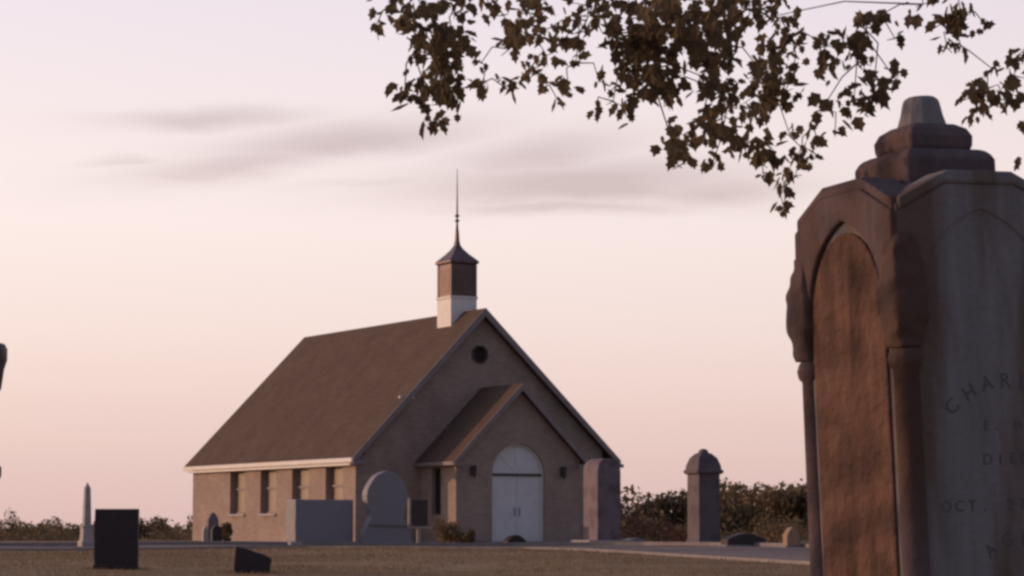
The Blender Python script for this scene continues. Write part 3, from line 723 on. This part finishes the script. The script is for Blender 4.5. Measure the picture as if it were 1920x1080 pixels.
t2 = empty('shade_tree', (-6.2, 9.9, 0), 0, 'added unseen tree beyond the left edge, there to shade the big monument', 'tree')  # added off-frame tree, only there to dim sun on the monument's left face
b = MB(); b.tube([(0,0,-.2),(0,0,.2),(.05,.03,1.3),(-.03,0,2.6),(.05,.05,4.4)], [.26,.19,.15,.12,.03], 12); b.build('trunk', MT['bark'], t2, smooth=True)  # trunk of the added off-frame tree
bm2 = bmesh.new(); r2 = random.Random(31); cl2 = []
for k in range(16):
    a = k*2.4; e_ = Vector((math.cos(a)*r2.uniform(.5,1.5), math.sin(a)*r2.uniform(.5,1.5), r2.uniform(1.5,4.4))); cl2.append(e_)
    if k % 2 == 0:
        b = MB(); b.tube([(0,0,max(1.0,e_.z-.7)),(e_.x*.5,e_.y*.5,e_.z-.25),e_], [.05,.03,.01], 6); b.build('branch', MT['bark'], t2, smooth=True)  # branch of the added off-frame tree
for e_ in cl2:
    for i in range(55):
        leaf_faces(bm2, e_ + Vector((r2.gauss(0,.42), r2.gauss(0,.42), r2.gauss(0,.30))), r2.uniform(.08,.14), r2)
me = bpy.data.meshes.new('crown'); bm2.to_mesh(me); bm2.free(); me.materials.append(MT['leaf'])
o = bpy.data.objects.new('crown', me); COL.objects.link(o); o.parent = t2

# ---------------------------------------------------------------- far trees and shrubs
def crown_mesh(name, rng, w_, h, z0, n, leaf, mat, parent, conic=0):
    bm = bmesh.new(); blobs = []
    for k in range(14):
        a = rng.uniform(0, 2*PI); t = rng.random(); r_ = math.sqrt(rng.random())*w_*.34*(1-conic*t)
        blobs.append((Vector((math.cos(a)*r_, math.sin(a)*r_, z0+h*(.18+.66*t))), w_*rng.uniform(.14,.24)*(1-.5*conic*t)))
    for i in range(n):
        c, r_ = rng.choice(blobs)
        d = Vector((rng.gauss(0,1), rng.gauss(0,1), rng.gauss(0,1))).normalized()
        p = c + d*r_*(rng.random()**.4)*1.1; p.z = max(p.z, z0*.6)
        n1 = Vector((rng.gauss(0,1), rng.gauss(0,1), rng.gauss(0,1)+.5)).normalized(); s = n1.orthogonal().normalized(); t = n1.cross(s); a = rng.uniform(0,6.28); s2 = s*math.cos(a)+t*math.sin(a); t2 = n1.cross(s2)
        L_ = leaf*rng.uniform(.6,1.3)
        vs = [bm.verts.new(p+q) for q in (-s2*L_*.5, t2*L_*.3-s2*L_*.1, s2*L_*.5, -t2*L_*.3+s2*L_*.05)]
        bm.faces.new(vs)
    me = bpy.data.meshes.new(name); bm.to_mesh(me); bm.free(); me.materials.append(mat)
    o = bpy.data.objects.new(name, me); COL.objects.link(o); o.parent = parent; return o
def make_tree(seed, w_, h, mat, conic=0, leaf=.34, n=2600):
    rg_ = random.Random(seed)
    t = empty('tree', (0,0,0))
    b = MB(); b.tube([(0,0,-.3),(.05,0,h*.3),(-.05,.08,h*.6),(.05,0,h*.86)], [.035*h,.026*h,.016*h,.005*h], 8)
    for k in range(6):
        a = k*2.2; z = h*(.28+.07*k); b.tube([(0,0,z),(math.cos(a)*w_*.2, math.sin(a)*w_*.2, z+h*.1),(math.cos(a)*w_*.36, math.sin(a)*w_*.36, z+h*.2)], [.012*h,.008*h,.003*h], 5)
    b.build('trunk', MT['bark'], t, smooth=True)
    crown_mesh('crown', rg_, w_, h*.88, h*.12, n, leaf, mat, t, conic); return t
KIND = [make_tree(1, 6.5, 6, MT['far_leaf']), make_tree(2, 5, 6, MT['far_leaf_dark']), make_tree(3, 4.2, 6, MT['far_leaf'], .6), make_tree(4, 7.5, 6, MT['far_leaf_dark'])]
used = [False]*4
def put_tree(px, top, Y, kind, label, sx=1.0):
    p = at(px, top, Y); g0 = gz(p.x, Y); h = p.z-g0
    o = KIND[kind] if not used[kind] else copy_tree(KIND[kind]); used[kind] = True
    s = h/6.0; o.location = (p.x, Y, g0); o.scale = (s*sx, s*sx, s); o.rotation_euler = (0, 0, rnd.uniform(0, 6.28))
    tag(o, label, 'tree', 'trees beyond the cemetery')
RT = [(1178,908,150,0,'brown tree showing just right of the tall rounded headstone',.9),(1222,926,165,2,'low reddish tree in the dip left of the domed pillar',1),(1262,914,150,1,'dark tree immediately left of the domed pillar',1),
      (1300,902,158,3,'broad tree partly hidden behind the domed pillar',.9),(1345,905,160,0,'brown tree touching the right side of the domed pillar cap',.8),(1378,898,150,3,'tall dark tree a little right of the domed pillar',.9),(1425,903,156,1,'middle tree of the wood between pillar and big monument',1.1),(1462,902,150,0,'brown topped tree above the low curved marker',.9),(1500,896,150,2,'pointed tree against the left edge of the big monument',1.2),(1545,900,155,3,'tree mostly hidden behind the big foreground monument',1)]
for a in RT: put_tree(*a)
for px in (1620, 1710, 1800, 1890, 1990): put_tree(px, 900, 158, rnd.randrange(4), 'tree of the far wood hidden behind the foreground monument')
LT = [(4,954,170,3,'tallest dark tree at the far left edge of the photo',.45),(28,986,175,1,'low tree beside the tall one at the far left edge',1.2),(62,976,172,0,'rounded tree in the left distance, left of the obelisk',1),(98,986,180,2,'lowest tree in the gap left of the obelisk',1.5),(128,970,175,3,'round brown tree immediately left of the obelisk',.9),
      (160,978,175,1,'tree straight behind the pale obelisk',1),(272,966,175,1,'dark tree just right of the black slab gravestone',1),(302,972,178,2,'small tree between the black slab and the chapel',1.2),(335,960,172,3,'tree touching the far corner of the chapel',.9)]
for a in LT: put_tree(*a)
# brush that reads as one mass under the trees
def brush(name, x0, x1, Y0, Y1, h, n, mat, seed, leaf=.3):
    rg_ = random.Random(seed); bm = bmesh.new()
    for i in range(n):
        x = rg_.uniform(x0, x1); y = rg_.uniform(Y0, Y1)
        hh = h*(.65+.5*mnoise.noise(Vector((x*.45, y*.1, seed)))+.25*mnoise.noise(Vector((x*1.7, y*.3, seed))))
        p = Vector((x, y, gz(x, y)+hh*rg_.random()**.7))
        d1 = Vector((rg_.gauss(0,1), rg_.gauss(0,1), rg_.gauss(0,1))).normalized(); d2 = d1.orthogonal().normalized(); L_ = leaf*rg_.uniform(.6,1.3)
        bm.faces.new([bm.verts.new(p+q) for q in (-d1*L_*.5, d2*L_*.28, d1*L_*.5, -d2*L_*.28)])
    me = bpy.data.meshes.new(name); bm.to_mesh(me); bm.free(); me.materials.append(mat)
    o = bpy.data.objects.new(name, me); COL.objects.link(o); tag(o, 'dense dark undergrowth below the distant trees', 'undergrowth', None, 'stuff'); return o
brush('undergrowth', 3.5, 30, 128, 148, 3.9, 22000, MT['far_leaf_dark'], 5)
brush('undergrowth', -36, -13, 138, 160, 4.5, 26000, MT['far_leaf_dark'], 9)

def shrub(px, Y, w_, h, mat, label, seed, n=900):
    o = empty('shrub', base_pt(px, Y), 0, label, 'shrub')
    crown_mesh('foliage', random.Random(seed), w_*1.5, h, 0.02, n, .09, MT[mat], o)
    b = MB()
    for k in range(5): a = k*1.26; b.tube([(0,0,-.1),(math.cos(a)*w_*.15, math.sin(a)*w_*.15, h*.4),(math.cos(a)*w_*.3, math.sin(a)*w_*.3, h*.75)], [.015,.01,.004], 5)
    b.build('stem', MT['bark'], o)
shrub(421, 74.5, .40, .70, 'far_leaf_dark', 'small green shrub beside the dark stones at the chapel side wall', 21)
shrub(836, 77.2, .62, .80, 'far_leaf', 'brown leafy shrub against the left front corner of the porch', 22)
shrub(872, 77.0, .5, .45, 'far_leaf', 'lower brown shrub nearest to the white doors', 23)
shrub(1232, 78, 1.6, .62, 'rust_leaf', 'low reddish shrub on open ground left of the domed pillar', 24, 1600)
shrub(1284, 76, 1.0, .5, 'rust_leaf', 'small reddish shrub at the foot of the domed pillar', 25)
shrub(1455, 74, 1.5, .75, 'far_leaf', 'pale brown shrub behind the tan pointed marker', 26, 1500)

# ---------------------------------------------------------------- grass
rg_ = random.Random(3); bm = bmesh.new()
def on_road(x, y):
    for (ax, ay), (cx_, cy_) in ((NE[i], FE[i]) for i in range(0, 131, 2)):
        pass
    lo = lerpline(near_e, x) if x <= 7.2 else 0
    hi = lerpline(far_e, x)
    return lo-.15 < y < hi+.15
for px_, Y_, hw_, n_ in ((218.5, 31.9, .34, 130), (472, 30.8, .30, 130), (162, 69, .4, 160), (1129, 72.5, .95, 160), (599, 71.8, 1.3, 200), (1320, 68, .5, 120)):
    c0 = base_pt(px_, Y_)
    for k in range(n_):
        a = rg_.uniform(0, 2*PI); rr = rg_.uniform(.75, 1.35)
        x, y = c0.x+math.cos(a)*hw_*rr, c0.y+math.sin(a)*hw_*.7*rr-.05
        h = rg_.uniform(.02,.065); wv = .007+.0003*(y-24); z = gz(x, y)-.01; lx, ly = rg_.gauss(0,.03), rg_.gauss(0,.03)
        bm.faces.new((bm.verts.new((x-wv,y,z)), bm.verts.new((x+wv,y,z)), bm.verts.new((x+lx,y+ly,z+h))))
cnt = 0
while cnt < 62000:
    y = 24 + 62*rg_.random()**1.9; hwid = y*.225+1
    x = rg_.uniform(-hwid, hwid)
    if on_road(x, y): continue
    cnt += 1
    pn = .5+mnoise.noise(Vector((x*.8, y*.35, 0))); h = rg_.uniform(.018,.042)*(.5+pn) * (1+.012*(y-24))
    a = rg_.uniform(0, PI); wv = .006+.00035*(y-24); dx, dy = math.cos(a)*wv, math.sin(a)*wv*.4
    z = gz(x, y)-.01; lx, ly = rg_.gauss(0,.02), rg_.gauss(0,.02)
    bm.faces.new((bm.verts.new((x-dx,y-dy,z)), bm.verts.new((x+dx,y+dy,z)), bm.verts.new((x+lx,y+ly,z+h))))
me = bpy.data.meshes.new('grass'); bm.to_mesh(me); bm.free(); me.materials.append(MT['grassblade'])
o = bpy.data.objects.new('grass', me); COL.objects.link(o); tag(o, 'short dry brownish grass of the cemetery lawn', 'grass', None, 'stuff')

# ---------------------------------------------------------------- render settings
vs = scene.view_settings; vs.view_transform = 'Standard'; vs.look = 'None'; vs.exposure = 0; vs.gamma = 1
scene.render.engine = 'CYCLES'
scene.cycles.filter_width = 3.0
scene.cycles.max_bounces = 6
